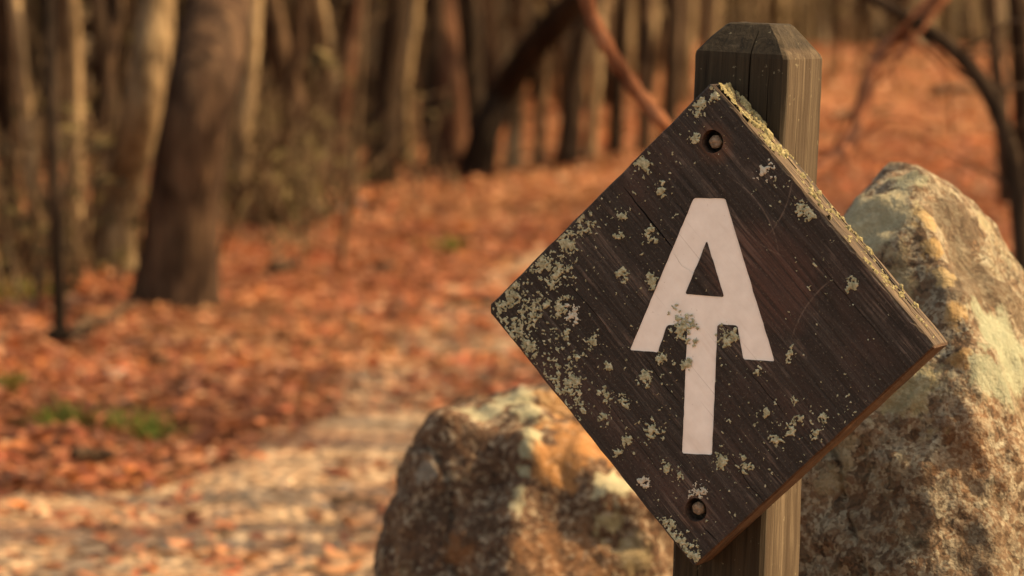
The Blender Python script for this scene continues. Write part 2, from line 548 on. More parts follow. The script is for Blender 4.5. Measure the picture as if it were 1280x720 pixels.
def build_leaves():
    pts = []
    for y0, y1, dens in ((4.2, 7.5, 3600), (7.5, 11, 2800), (11, 18, 1400), (18, 27, 650)):
        W = .175 * y1 + .9
        n = int((y1 - y0) * 2 * W * dens)
        x = rng.uniform(-W, W, n); y = rng.uniform(y0, y1, n)
        k = np.abs(x) < .175 * y + .9
        pts.append(np.stack([x[k], y[k]], 1))
    P = np.concatenate(pts)
    pm = path_mask(P[:, 0], P[:, 1])
    nz = fbm(np.stack([P[:, 0] * 1.6, P[:, 1] * 1.1, np.zeros(len(P))], 1), 3, 21)
    near = sstep(P[:, 1], 6.5, 8.5)
    keep = rng.uniform(0, 1, len(P)) < np.clip(1 - pm * (.96 - .05 * near) + (.22 + .14 * near) * nz * (pm > .1), .02, 1)
    P = P[keep]; nz = nz[keep]
    n = len(P)
    L = rng.uniform(.011, .028, n) * np.where(rng.uniform(0, 1, n) < .10, 1.6, 1)
    Wd = L * rng.uniform(.38, .62, n)
    # outline: stem, two shoulder points each side, tip, plus centre line
    tpl = np.array([[-1, 0, 0], [-.35, .8, .22], [.35, .75, .2], [1, 0, .05], [.35, -.75, .2], [-.35, -.8, .22]])
    yaw = rng.uniform(0, 2 * np.pi, n)
    pit = rng.normal(0, .20, n); rol = rng.normal(0, .22, n)
    curl = rng.normal(.4, .7, n)
    loc = np.repeat(tpl[None], n, 0)
    loc[:, :, 2] = loc[:, :, 2] * curl[:, None] + rng.normal(.1, .25, n)[:, None] * loc[:, :, 0] ** 2
    loc *= np.stack([L, Wd, L], 1)[:, None, :]
    cr, sr = np.cos(rol)[:, None], np.sin(rol)[:, None]
    cp, sp = np.cos(pit)[:, None], np.sin(pit)[:, None]
    cy, sy = np.cos(yaw)[:, None], np.sin(yaw)[:, None]
    x, y, z = loc[..., 0], loc[..., 1], loc[..., 2]
    y, z = y * cr - z * sr, y * sr + z * cr
    x, z = x * cp + z * sp, -x * sp + z * cp
    x, y = x * cy - y * sy, x * sy + y * cy
    gz = ground_z(P[:, 0], P[:, 1])
    z = z - z.min(1, keepdims=True) + (gz + rng.uniform(.004, .03, n))[:, None]
    V = np.stack([x + P[:, 0:1], y + P[:, 1:2], z], 2).reshape(-1, 3)
    quads = np.array([[0, 3, 2, 1], [0, 5, 4, 3]])
    F = (quads[None] + 6 * np.arange(n)[:, None, None]).reshape(-1, 4)
    me = big_mesh('leaf_litter', V, F)
    pal = np.array([(.46, .175, .085), (.38, .115, .06), (.52, .255, .14), (.28, .095, .052), (.14, .062, .04), (.56, .37, .24), (.52, .19, .065), (.40, .19, .11)])
    pr = np.array([.22, .17, .18, .12, .08, .08, .07, .08])
    idx = rng.choice(len(pal), n, p=pr / pr.sum())
    c = pal[idx] * rng.uniform(.75, 1.2, n)[:, None] * (1 + .30 * nz)[:, None]  # broad tone patches, strengthened to paint in bands of light
    # older, bleached drifts lie among the fresh ones
    dr = fbm(np.stack([P[:, 0] * .8 + 5, P[:, 1] * .55, np.full(n, 4.0)], 1), 3, 33)
    k = (rng.uniform(0, 1, n) < np.clip(dr * .8 + .06, 0, .5))[:, None]
    c = np.where(k, np.array([.46, .25, .13]) * rng.uniform(.6, 1.25, n)[:, None], c)
    k = (rng.uniform(0, 1, n) < np.clip(-dr * .8 + .05, 0, .5))[:, None]
    c = np.where(k, np.array([.24, .09, .046]) * rng.uniform(.6, 1.3, n)[:, None], c)
    c = np.clip(c * np.array([1.03, .94, .89]), .01, .8)
    at_ = me.attributes.new('tone', 'FLOAT_COLOR', 'POINT')
    at_.data.foreach_set('color', np.repeat(np.concatenate([c, np.ones((n, 1))], 1), 6, 0).astype(np.float32).ravel())
    o = link('leaf_litter', me, M['leaf'])
    tag(o, 'fallen orange and brown leaves covering the forest floor', 'leaves', kind='stuff')

build_ground()
build_path()
build_leaves()

# ------------------------------------------------------------------ signpost
FIT = (0.47513543921584617, -0.07602200059111076, -0.8582490525522743)
FT = np.array([0.16577227130449654, -0.03368944225740644, 2.715492803409483])
def rot_fit(yaw, pitch, roll):
    cy, sy = math.cos(yaw), math.sin(yaw); cp, sp = math.cos(pitch), math.sin(pitch); cr, sr = math.cos(roll), math.sin(roll)
    return np.array([[cy, 0, sy], [0, 1, 0], [-sy, 0, cy]]) @ np.array([[1, 0, 0], [0, cp, -sp], [0, sp, cp]]) @ np.array([[cr, -sr, 0], [sr, cr, 0], [0, 0, 1]])
RM = rot_fit(*FIT)
C2W = np.stack([CX, CU, CF], 1)                   # camera axes (right, up, forward) -> world
BR = C2W @ RM
B_O = CAM + C2W @ FT                              # centre of the board's face
BX, BY, BZ = BR[:, 0], BR[:, 1], -BR[:, 2]        # along grain, across grain, out of the face
TH, S = .036, .30

def uv(px, py):
    """photo pixel -> board-face coordinates (metres)"""
    d = ray(px, py)
    t = (B_O - CAM) @ BZ / (d @ BZ)
    q = CAM + t * d - B_O
    return float(q @ BX), float(q @ BY)

MB = Matrix([[BX[0], BY[0], BZ[0], B_O[0]], [BX[1], BY[1], BZ[1], B_O[1]], [BX[2], BY[2], BZ[2], B_O[2]], [0, 0, 0, 1]])
ang = math.radians(134.56)
ez = BX * math.cos(ang) + BY * math.sin(ang)      # post axis
ex = BX * math.sin(ang) - BY * math.cos(ang)      # across its front
ey = -BZ                                          # into the scene
PW = .0875
pc = B_O + ex * .0078 + ey * (TH + PW / 2)        # post centre line at board height
P_TOP = .2375
foot_t = (pc[2] - float(ground_z(pc[0], pc[1])) + .35) / ez[2]

M['board'] = mat_board()

def apply_bool(ob, cutters):
    for c in cutters:
        m = ob.modifiers.new('cut', 'BOOLEAN')
        m.operation, m.object, m.solver = 'DIFFERENCE', c, 'EXACT'
    dg = bpy.context.evaluated_depsgraph_get()
    dg.update()
    me = bpy.data.meshes.new_from_object(ob.evaluated_get(dg))
    old = ob.data
    ob.modifiers.clear()
    ob.data = me
    bpy.data.meshes.remove(old)
    for c in cutters:
        d = c.data
        bpy.data.objects.remove(c)
        if isinstance(d, bpy.types.Mesh): bpy.data.meshes.remove(d)

def prism_cut(pts, z0, z1, mat):
    """closed ngon prism between z0 and z1 in the local frame"""
    n = len(pts)
    v = [(x, y, z0) for x, y in pts] + [(x, y, z1) for x, y in pts]
    area = sum(pts[i][0] * pts[(i + 1) % n][1] - pts[(i + 1) % n][0] * pts[i][1] for i in range(n))
    if area < 0:
        v = [(x, y, z0) for x, y in pts[::-1]] + [(x, y, z1) for x, y in pts[::-1]]
    f = [tuple(range(n))[::-1], tuple(range(n, 2 * n))] + [(i, (i + 1) % n, n + (i + 1) % n, n + i) for i in range(n)]
    return link('cutter', mesh('cutter', v, f), mat)

def crack_pts(p0, p1, wid, seed, n=14, wob=.0005):
    p0, p1 = np.array(p0), np.array(p1)
    d = p1 - p0; nn = np.array([-d[1], d[0]]) / np.linalg.norm(d)
    r = np.random.default_rng(seed)
    off = np.cumsum(r.normal(0, wob, n))
    t = np.linspace(0, 1, n)
    ww = wid * np.sin(np.pi * np.clip(t, .04, .96)) ** .6 / 2
    up = [tuple(p0 + d * a + nn * (o + q)) for a, o, q in zip(t, off, ww)]
    dn = [tuple(p0 + d * a + nn * (o - q)) for a, o, q in zip(t, off, ww)]
    return up + dn[::-1]

signpost = empty('trail_signpost', pc - ez * foot_t)
tag(signpost, 'leaning weathered timber post bearing a diamond wooden board with a white AT emblem', 'signpost')
bpy.context.view_layer.update()
def under(o, parent, mw):
    """parent an object and give it a world matrix"""
    o.parent = parent
    o.matrix_parent_inverse = Matrix.Identity(4)
    o.matrix_basis = WORLD[parent].inverted() @ mw
    WORLD[o] = mw.copy()
WORLD = {signpost: Matrix.Translation(signpost.location)}

# --- post
def build_post():
    h = PW / 2
    c = .0032
    prof = [(-h + c, -h), (h - c, -h), (h, -h + c), (h, h - c), (h - c, h), (-h + c, h), (-h, h - c), (-h, -h + c)]
    rows = list(np.linspace(-foot_t, P_TOP - .004, 90))
    V, F = [], []
    for i, z in enumerate(rows):
        for k, (x, y) in enumerate(prof):
            j = fbm(np.array([[z * 14, k * 3.7, 1.0], [z * 14, k * 3.7, 8.0]]), 3) * .0008
            V.append((x + j[0], y + j[1], z))
    n = 8
    for i in range(len(rows) - 1):
        for k in range(n):
            F.append((i * n + k, i * n + (k + 1) % n, (i + 1) * n + (k + 1) % n, (i + 1) * n + k))
    # bevelled top: shoulder, chamfer, flat cap
    def ring(s, z, cc):
        b = len(V)
        for x, y in [(-s + cc, -s), (s - cc, -s), (s, -s + cc), (s, s - cc), (s - cc, s), (-s + cc, s), (-s, s - cc), (-s, -s + cc)]:
            V.append((x + random.uniform(-.0006, .0006), y + random.uniform(-.0006, .0006), z + random.uniform(-.0008, .0008)))
        return b
    prev = (len(rows) - 1) * n
    for s, z, cc in ((h - .0012, P_TOP, .003), (h - .0105, P_TOP + .0125, .0035), (h - .0200, P_TOP + .0235, .004), (h - .0225, P_TOP + .0255, .004)):
        b = ring(s, z, cc)
        for k in range(n): F.append((prev + k, prev + (k + 1) % n, b + (k + 1) % n, b + k))
        prev = b
    F.append(tuple(range(prev, prev + n)))
    F.append(tuple(range(n))[::-1])
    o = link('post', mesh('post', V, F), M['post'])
    mw = Matrix([[ex[0], ey[0], ez[0], pc[0]], [ex[1], ey[1], ez[1], pc[1]], [ex[2], ey[2], ez[2], pc[2]], [0, 0, 0, 1]])
    # drying checks: thin wedges cut into the front and the side
    cuts = []
    def wedge(face, a, z0, z1, wid, depth, seed):
        pts = crack_pts((a, z0), (a + .002, z1), wid, seed, 16, .00035)
        c = prism_cut(pts, -depth, .06, M['post'])
        for v in c.data.vertices:
            x, y, z = v.co
            v.co = (x, -h - z, y) if face == 'front' else (h + z, x, y)
        if face != 'front':
            c.data.flip_normals()
        cuts.append(c)
    wedge('front', .0075, -.01, .275, .0021, .016, 3)
    wedge('front', .026, .06, .232, .0009, .006, 4)
    wedge('front', -.020, -.36, -.21, .0014, .008, 5)
    wedge('side', -.012, .03, .20, .0011, .006, 6)
    wedge('side', .012, -.10, .17, .0009, .005, 8)
    wedge('side', -.006, -.60, -.22, .0011, .006, 9)
    for c in cuts:
        bm = bmesh.new(); bm.from_mesh(c.data); bmesh.ops.recalc_face_normals(bm, faces=bm.faces); bm.to_mesh(c.data); bm.free()
    apply_bool(o, cuts)
    under(o, signpost, mw)
    return o
build_post()

# --- board
AO = [(866.5, 247.5), (906, 248), (968, 452), (928.5, 449.5), (921, 407), (896.5, 405.5), (889.5, 569), (852, 567), (858.5, 404.5), (833, 407), (822, 440.5), (786.5, 438)]
AI = [(883, 301), (904.5, 371.5), (856, 367.5)]

def densify(pts, step=.005, amp=.00013, seed=0):
    r = np.random.default_rng(seed)
    out = []
    n = len(pts)
    for i in range(n):
        a, b = np.array(pts[i]), np.array(pts[(i + 1) % n])
        L = np.linalg.norm(b - a); k = max(2, int(L / step))
        nn = np.array([-(b - a)[1], (b - a)[0]]) / L
        c = min(.0014, L * .2)
        for t in [c / L] + [(j + 1) / (k + 1) for j in range(k)] + [1 - c / L]:
            out.append(tuple(a + (b - a) * t + nn * r.normal(0, amp)))
    return out

EMB_O = densify([uv(*p) for p in AO], seed=1)
EMB_I = densify([uv(*p) for p in AI], seed=2)

def emblem_mesh(off, z0, z1, lip, name):
    """the emblem outline as a solid between z0 and z1, grown by off; lip: rim rounded outwards"""
    cu = bpy.data.curves.new(name, 'CURVE')
    cu.dimensions = '2D'
    cu.fill_mode = 'BOTH'
    for pts in (EMB_O, EMB_I):
        sp = cu.splines.new('POLY')
        sp.points.add(len(pts) - 1)
        for q, (x, y) in zip(sp.points, pts): q.co = (x, y, 0, 1)
        sp.use_cyclic_u = True
    cu.extrude = (z1 - z0) / 2
    cu.offset = off
    if lip: cu.bevel_depth, cu.bevel_resolution = lip, 1
    ob = bpy.data.objects.new(name, cu)
    COL.objects.link(ob)
    dg = bpy.context.evaluated_depsgraph_get(); dg.update()
    me = bpy.data.meshes.new_from_object(ob.evaluated_get(dg))
    bpy.data.objects.remove(ob); bpy.data.curves.remove(cu)
    bm = bmesh.new(); bm.from_mesh(me)
    bmesh.ops.remove_doubles(bm, verts=bm.verts, dist=1e-6)
    bmesh.ops.recalc_face_normals(bm, faces=bm.faces)
    for v in bm.verts: v.co.z += (z0 + z1) / 2
    bm.to_mesh(me); bm.free()
    return me

def build_board():
    H = S / 2
    r = np.random.default_rng(5)
    corners = [(-H, H), (-H, -H), (H, -H), (H, H)]           # top, left, bottom, right (anticlockwise)
    def outline(ins):
        pts = []
        for i in range(4):
            a, b = np.array(corners[i]), np.array(corners[(i + 1) % 4])
            d = (b - a) / S
            nin = np.array([-d[1], d[0]])
            rad = (.003, .0055, .003, .002)[i], (.003, .0055, .003, .002)[(i + 1) % 4]
            t = np.concatenate([[rad[0], rad[0] * 1.6], np.linspace(.012, S - .012, 46), [S - rad[1] * 1.6, S - rad[1]]])
            nz = fbm(np.stack([t * 60, np.full(len(t), i * 7.0), np.full(len(t), 2.0)], 1), 3) * .00045
            # front arris: more worn on the upper right edge
            wear = ins * ((1.0, 1.0, 1.0, 1.9)[i]) * (1 + .55 * fbm(np.stack([t * 90, np.full(len(t), i * 3.0), np.full(len(t), 5.0)], 1), 2))
            for tt, z, q in zip(t, nz, wear):
                pts.append(tuple(a + d * tt + nin * (z + max(q, ins * .35))))
        return pts
    rings = [(outline(.0015), -TH), (outline(0), -TH + .0015), (outline(0), -.0016), (outline(.0014), 0.0)]
    V, F = [], []
    n = len(rings[0][0])
    for pts, z in rings: V += [(x, y, z) for x, y in pts]
    for a in range(3):
        for k in range(n): F.append((a * n + k, a * n + (k + 1) % n, (a + 1) * n + (k + 1) % n, (a + 1) * n + k))
    F.append(tuple(range(n))[::-1]); F.append(tuple(range(3 * n, 4 * n)))
    me = mesh('sign_board', V, F)
    o = link('sign_board', me, M['board'])
    cuts = []
    cm = link('cutter', emblem_mesh(.0003, -.0022, .004, 0, 'cut'), M['emblem']); cuts.append(cm)
    for (px, py), rr in (((890.5, 177), .0101), ((869.5, 637.5), .0104)):
        x, y = uv(px, py)
        cuts.append(prism_cut([(x + rr * (1 + .03 * math.sin(3 * a)) * math.cos(a), y + rr * math.sin(a)) for a in np.linspace(0, 2 * math.pi, 28, endpoint=False)], -.020, .004, M['hole_shade']))
    for p0, p1, wid, dep, s in (((779, 234), (847, 321), .0016, .006, 1), ((843, 316), (868, 340), .0006, .0032, 8), ((877, 655), (899, 680), .0010, .004, 2), ((905, 560), (965, 640), .0007, .002, 3),
                             ((800, 440), (850, 505), .0008, .0025, 4), ((930, 455), (985, 522), .0007, .0025, 5), ((690, 330), (765, 424), .0007, .002, 6),
                             ((1000, 300), (1110, 430), .0006, .0018, 7), ((760, 500), (840, 610), .0006, .0018, 10), ((840, 250), (868, 283), .0006, .002, 12)):
        cuts.append(prism_cut(crack_pts(uv(*p0), uv(*p1), wid, s), -dep, .004, M['board']))
    # a long check along the upper right edge face
    for x0, x1, z, wid, s in ((-.11, -.01, -.021, .0030, 1), (.0, .09, -.028, .0024, 2), (.03, .125, -.022, .0036, 3), (-.06, .03, -.013, .0014, 4), (.08, .14, -.014, .0016, 5), (-.03, .05, -.030, .0026, 6)):
        c = prism_cut(crack_pts((x0, z), (x1, z - .002), wid, 20 + s, 18, .0006), -.006, .004, M['board'])
        for v in c.data.vertices:
            x, zz, d = v.co
            v.co = (x, H + d, zz)
        bm = bmesh.new(); bm.from_mesh(c.data); bmesh.ops.recalc_face_normals(bm, faces=bm.faces); bm.to_mesh(c.data); bm.free()
        cuts.append(c)
    apply_bool(o, cuts)
    under(o, signpost, MB)
    # painted inlay on the floor of the routed recess
    e = link('white_emblem', emblem_mesh(-.0001, -.00215, -.0010, 0, 'white_emblem'), M['emblem'])
    cx = prism_cut(crack_pts(uv(843, 316), uv(869, 341), .0007, 8), -.0016, .004, M['board'])
    apply_bool(e, [cx])
    under(e, o, MB)
    e['label'] = 'white letter A with a T stem painted in the dark board'
    # bolts in their counterbores
    for k, ((px, py), ang0) in enumerate((((891.5, 177.5), .25), ((870, 636.5), .6))):
        x, y = uv(px, py)
        a = Acc()
        prof = [(.0060, -.020), (.0060, -.0058), (.0057, -.0046), (.0042, -.0036), (.0022, -.0032)]
        seg = 24
        v, f = [], []
        for q, (rr, z) in enumerate(prof):
            for j in range(seg):
                t = 2 * math.pi * j / seg
                hx = rr / max(math.cos(((t + ang0) % (math.pi / 3)) - math.pi / 6), .5) * .93 if q < 3 else rr
                v.append((hx * math.cos(t) + .0003 * math.sin(5 * t + k), hx * math.sin(t), z + .0003 * math.sin(3 * t + q + k)))
        for q in range(len(prof) - 1):
            for j in range(seg): f.append((q * seg + j, q * seg + (j + 1) % seg, (q + 1) * seg + (j + 1) % seg, (q + 1) * seg + j))
        f.append(tuple(range((len(prof) - 1) * seg, len(prof) * seg)))
        a.add(v, f)
        b = a.build('bolt', M['iron'], smooth=False)
        under(b, o, MB @ Matrix.Translation((x, y, 0)))
    return o
board = build_board()

# --- lichen: ragged raised crusts grown from a noise field
def lichen_mesh(name, x0, x1, y0, y1, field, cell=.0007, hmax=.0011, to3=lambda x, y, z: (x, y, z)):
    nx, ny = int((x1 - x0) / cell) + 1, int((y1 - y0) / cell) + 1
    X, Y = np.meshgrid(x0 + np.arange(nx) * cell, y0 + np.arange(ny) * cell, indexing='ij')
    f = field(X.ravel(), Y.ravel()).reshape(X.shape)
    q = (f[:-1, :-1] + f[1:, :-1] + f[:-1, 1:] + f[1:, 1:]) / 4 > 0
    if q.sum() < 6: return None
    i, j = np.nonzero(q)
    a = i * ny + j
    quads = np.stack([a, a + ny, a + ny + 1, a + 1], 1)
    used, inv = np.unique(quads, return_inverse=True)
    fx = f.ravel()[used]
    jit = rng.uniform(-.3, .3, (len(used), 2)) * cell
    h = np.where(fx > 0, .0003 + hmax * np.clip(fx, 0, .5) / .5, -.0002)
    h = h + np.where(fx > 0, rng.uniform(-.1, .1, len(used)) * hmax, 0)
    V = np.stack(to3(X.ravel()[used] + jit[:, 0], Y.ravel()[used] + jit[:, 1], h), 1)
    return big_mesh(name, V, inv.reshape(-1, 4))

def in_emblem(x, y):
    def pip(poly):
        c = np.zeros(len(x), bool)
        n = len(poly)
        for i in range(n):
            (x1, y1), (x2, y2) = poly[i], poly[(i + 1) % n]
            if y1 == y2: continue
            c ^= ((y1 > y) != (y2 > y)) & (x < (x2 - x1) * (y - y1) / (y2 - y1) + x1)
        return c
    return pip(EMB_O) & ~pip(EMB_I)

HOLES = [(*uv(890.5, 177), .0112), (*uv(869.5, 637.5), .0114)]
def on_face(x, y, f):
    f = np.where((np.abs(x) < .1484) & (np.abs(y) < .1480), f, -1)
    for hx, hy, hr in HOLES: f = np.where((x - hx) ** 2 + (y - hy) ** 2 < hr * hr, -1, f)
    return f

COLONIES = [(728, 275, 12), (708, 303, 17), (678, 327, 12), (699, 341, 14), (642, 369, 13), (666, 390, 13), (680, 379, 7), (701, 383, 11), (716, 393, 9), (643, 414, 10), (657, 428, 11),
    (708, 417, 7), (741, 426, 8), (775, 341, 9), (827, 239, 9), (814, 292, 10), (774, 292, 5), (777, 270, 6), (815, 352, 8), (852, 408, 17), (859, 456, 8), (827, 449, 7), (805, 471, 9),
    (909, 419, 13), (708, 481, 22), (728, 511, 8), (759, 494, 7), (755, 522, 9), (784, 552, 8), (815, 539, 13), (806, 473, 8), (771, 566, 6), (833, 582, 7), (804, 603, 7), (841, 673, 15),
    (947, 462, 7), (991, 500, 5), (1000, 523, 6), (989, 536, 7), (969, 551, 9), (957, 516, 4), (987, 446, 7), (873, 613, 11), (1030, 522, 5), (931, 581, 8), (901, 579, 9), (848, 591, 6),
    (893, 117, 7), (875, 131, 11), (868, 173, 7), (803, 206, 11), (956, 213, 10), (1005, 263, 11), (1064, 357, 6), (690, 356, 8), (628, 383, 9), (760, 460, 6), (720, 445, 7), (1020, 545, 6), (782, 500, 7), (860, 690, 10)]
WHITE = {(873, 613), (716, 393), (956, 213), (804, 603)}
def build_lichen():
    for k, (px, py, rp) in enumerate(COLONIES):
        cx, cy = uv(px, py)
        r = rp * .00068
        rr = np.random.default_rng(100 + k)
        a = rr.uniform(0, 3.14); st = rr.uniform(1, 1.5)
        if (px, py) in ((841, 673), (860, 690)): a, st = 0.0, 2.0
        ca, sa = math.cos(a), math.sin(a)
        on_paint = (px, py) in ((852, 408), (859, 456), (909, 419))
        def field(x, y):
            dx, dy = x - cx, y - cy
            u, v = (dx * ca + dy * sa) / st, (-dx * sa + dy * ca)
            d = np.sqrt(u * u + v * v) / r
            p = np.stack([x, y, np.full(len(x), k * .31)], 1)
            nz = fbm(p * 230, 3, 40 + k, .7)
            fine = noise3(p * 700, 77 + k)
            f = .52 - d * .70 + .52 * nz + .42 * fine
            f = np.where(d < (1.35 if on_paint else 2.0), f, -1)
            return on_face(x, y, f if on_paint else np.where(in_emblem(x, y), -1, f))
        e = r * 2.4
        me = lichen_mesh('lichen_patch', cx - e, cx + e, cy - e, cy + e, field, .00055)
        if me is None: continue
        o = link('lichen_patch', me, M['white_lichen' if (px, py) in WHITE else 'lichen'], smooth=True)
        under(o, board, MB)
    # countless specks all over the face, thickest towards the left corner
    lx, ly = uv(640, 385); bx_, by_ = uv(850, 660); mx, my = uv(960, 530)
    def specks(x, y):
        p = np.stack([x, y, np.zeros(len(x))], 1)
        dens = .16 * np.exp(-((x - lx) ** 2 + (y - ly) ** 2) / .055 ** 2) + .16 * np.exp(-((y + .15) / .05) ** 2 * .5) * np.clip((.1 - x) / .2, 0, 1)
        dens = dens + .15 * np.exp(-((x - mx) ** 2 + (y - my) ** 2) / .05 ** 2) + .22 * np.clip(-x / .15, 0, 1) ** 2 * np.exp(-((y + .1) / .12) ** 2)
        dens = dens + .10 * fbm(p * 28, 2, 3)
        f = .62 * noise3(p * 330, 11) + .40 * noise3(p * 720, 12) - .69 + dens
        # none on the painted strokes
        return on_face(x, y, np.where(in_emblem(x, y), -1, f))
    me = lichen_mesh('lichen_specks', -.148, .148, -.148, .148, specks, .0007, .0012)
    o = link('lichen_specks', me, M['lichen'], smooth=True)
    under(o, board, MB)
    o['kind'] = 'stuff'
    o['label'] = 'tiny grey-green lichen specks dotted over the dark board'
    # thick yellow crust along the upper right edge
    def edge(x, z):
        p = np.stack([x, np.full(len(x), 3.0), z], 1)
        m = .34 * np.exp(-((x + .13) / .05) ** 2) + .13 * np.clip(1 - (x + .15) / .34, 0, 1) + .20 * np.exp(-((z + .028) / .007) ** 2)
        f = fbm(p * 150, 3, 60, .65) * .48 + noise3(p * 520, 61) * .25 - .34 + m
        return np.where((x > -.147) & (x < .146) & (z < -.0035) & (z > -TH + .0015), f, -1)
    me = lichen_mesh('lichen_crust', -.148, .148, -TH, 0, edge, .0007, .0026, lambda x, y, z: (x, .1498 + z, y))
    me.flip_normals()
    o = link('lichen_crust', me, M['edge_lichen'], smooth=True)
    under(o, board, MB)
    o['label'] = 'yellow-green lichen crust along the upper right edge of the board'
build_lichen()

# ------------------------------------------------------------------ rocks
def hull_rock(name, pts, centre, mat, seed, sub=7, sharp=60, amp=1.0, dents=(), smooth=12):
    bm = bmesh.new()
    for p in pts: bm.verts.new(tuple(p))
    bmesh.ops.convex_hull(bm, input=bm.verts[:])
    bmesh.ops.recalc_face_normals(bm, faces=bm.faces[:])
    N = np.array([f.normal[:] for f in bm.faces]); Pp = np.array([f.verts[0].co[:] for f in bm.faces])
    bm.free()
    c = np.array(centre)
    d = ((Pp - c) * N).sum(1)
    bm = bmesh.new()
    bmesh.ops.create_icosphere(bm, subdivisions=sub, radius=1)
    me = bpy.data.meshes.new(name); bm.to_mesh(me); bm.free()
    V = np.empty(len(me.vertices) * 3, np.float32); me.vertices.foreach_get('co', V); V = V.reshape(-1, 3).astype(float)
    V /= np.linalg.norm(V, axis=1, keepdims=True)
    q = np.clip(V @ N.T, 0, None) / np.maximum(d, .01)
    r = 1 / (q ** sharp).sum(1) ** (1 / sharp)
    ed = np.empty(len(me.edges) * 2, np.int32); me.edges.foreach_get('vertices', ed); ed = ed.reshape(-1, 2)
    cnt = np.bincount(ed.ravel(), minlength=len(V))
    for _ in range(smooth):                       # weathered, rounded arrises
        sm = np.bincount(ed[:, 0], r[ed[:, 1]], len(V)) + np.bincount(ed[:, 1], r[ed[:, 0]], len(V))
        r = .5 * r + .5 * sm / cnt
    P = V * r[:, None]
    for dc, dr, da in dents:
        e = np.exp(-((P - (np.array(dc) - c)) ** 2).sum(1) / dr ** 2)
        P = P - V * (da * e)[:, None]
    n1 = fbm(P * 5, 4, seed); n2 = fbm(P * 17, 4, seed + 9); rid = 1 - np.abs(fbm(P * 9, 3, seed + 20))
    n3 = fbm(P * 60, 3, seed + 30)
    P = P + V * (amp * (.017 * n1 + .009 * n2 + .008 * (rid - .6) + .0022 * n3 - .012 * np.clip(1 - np.abs(fbm(P * 4 + 3, 3, seed + 50)) / .05, 0, 1)))[:, None]
    me.vertices.foreach_set('co', P.astype(np.float32).ravel())
    me.update()
    o = link(name, me, None, loc=c, smooth=True)
    W = P + c - CAM
    dep = W @ CF
    sx, sy = 640 + FPX * (W @ CX) / dep, 360 - FPX * (W @ CU) / dep
    def surf(px, py):
        """object-space point of the stone's near surface seen at a photo pixel"""
        q = (sx - px) ** 2 + (sy - py) ** 2
        k = np.nonzero(q < max(100, q.min() * 1.2 + 1))[0]
        return tuple(P[k[np.argmin(dep[k])]])
    return o, surf

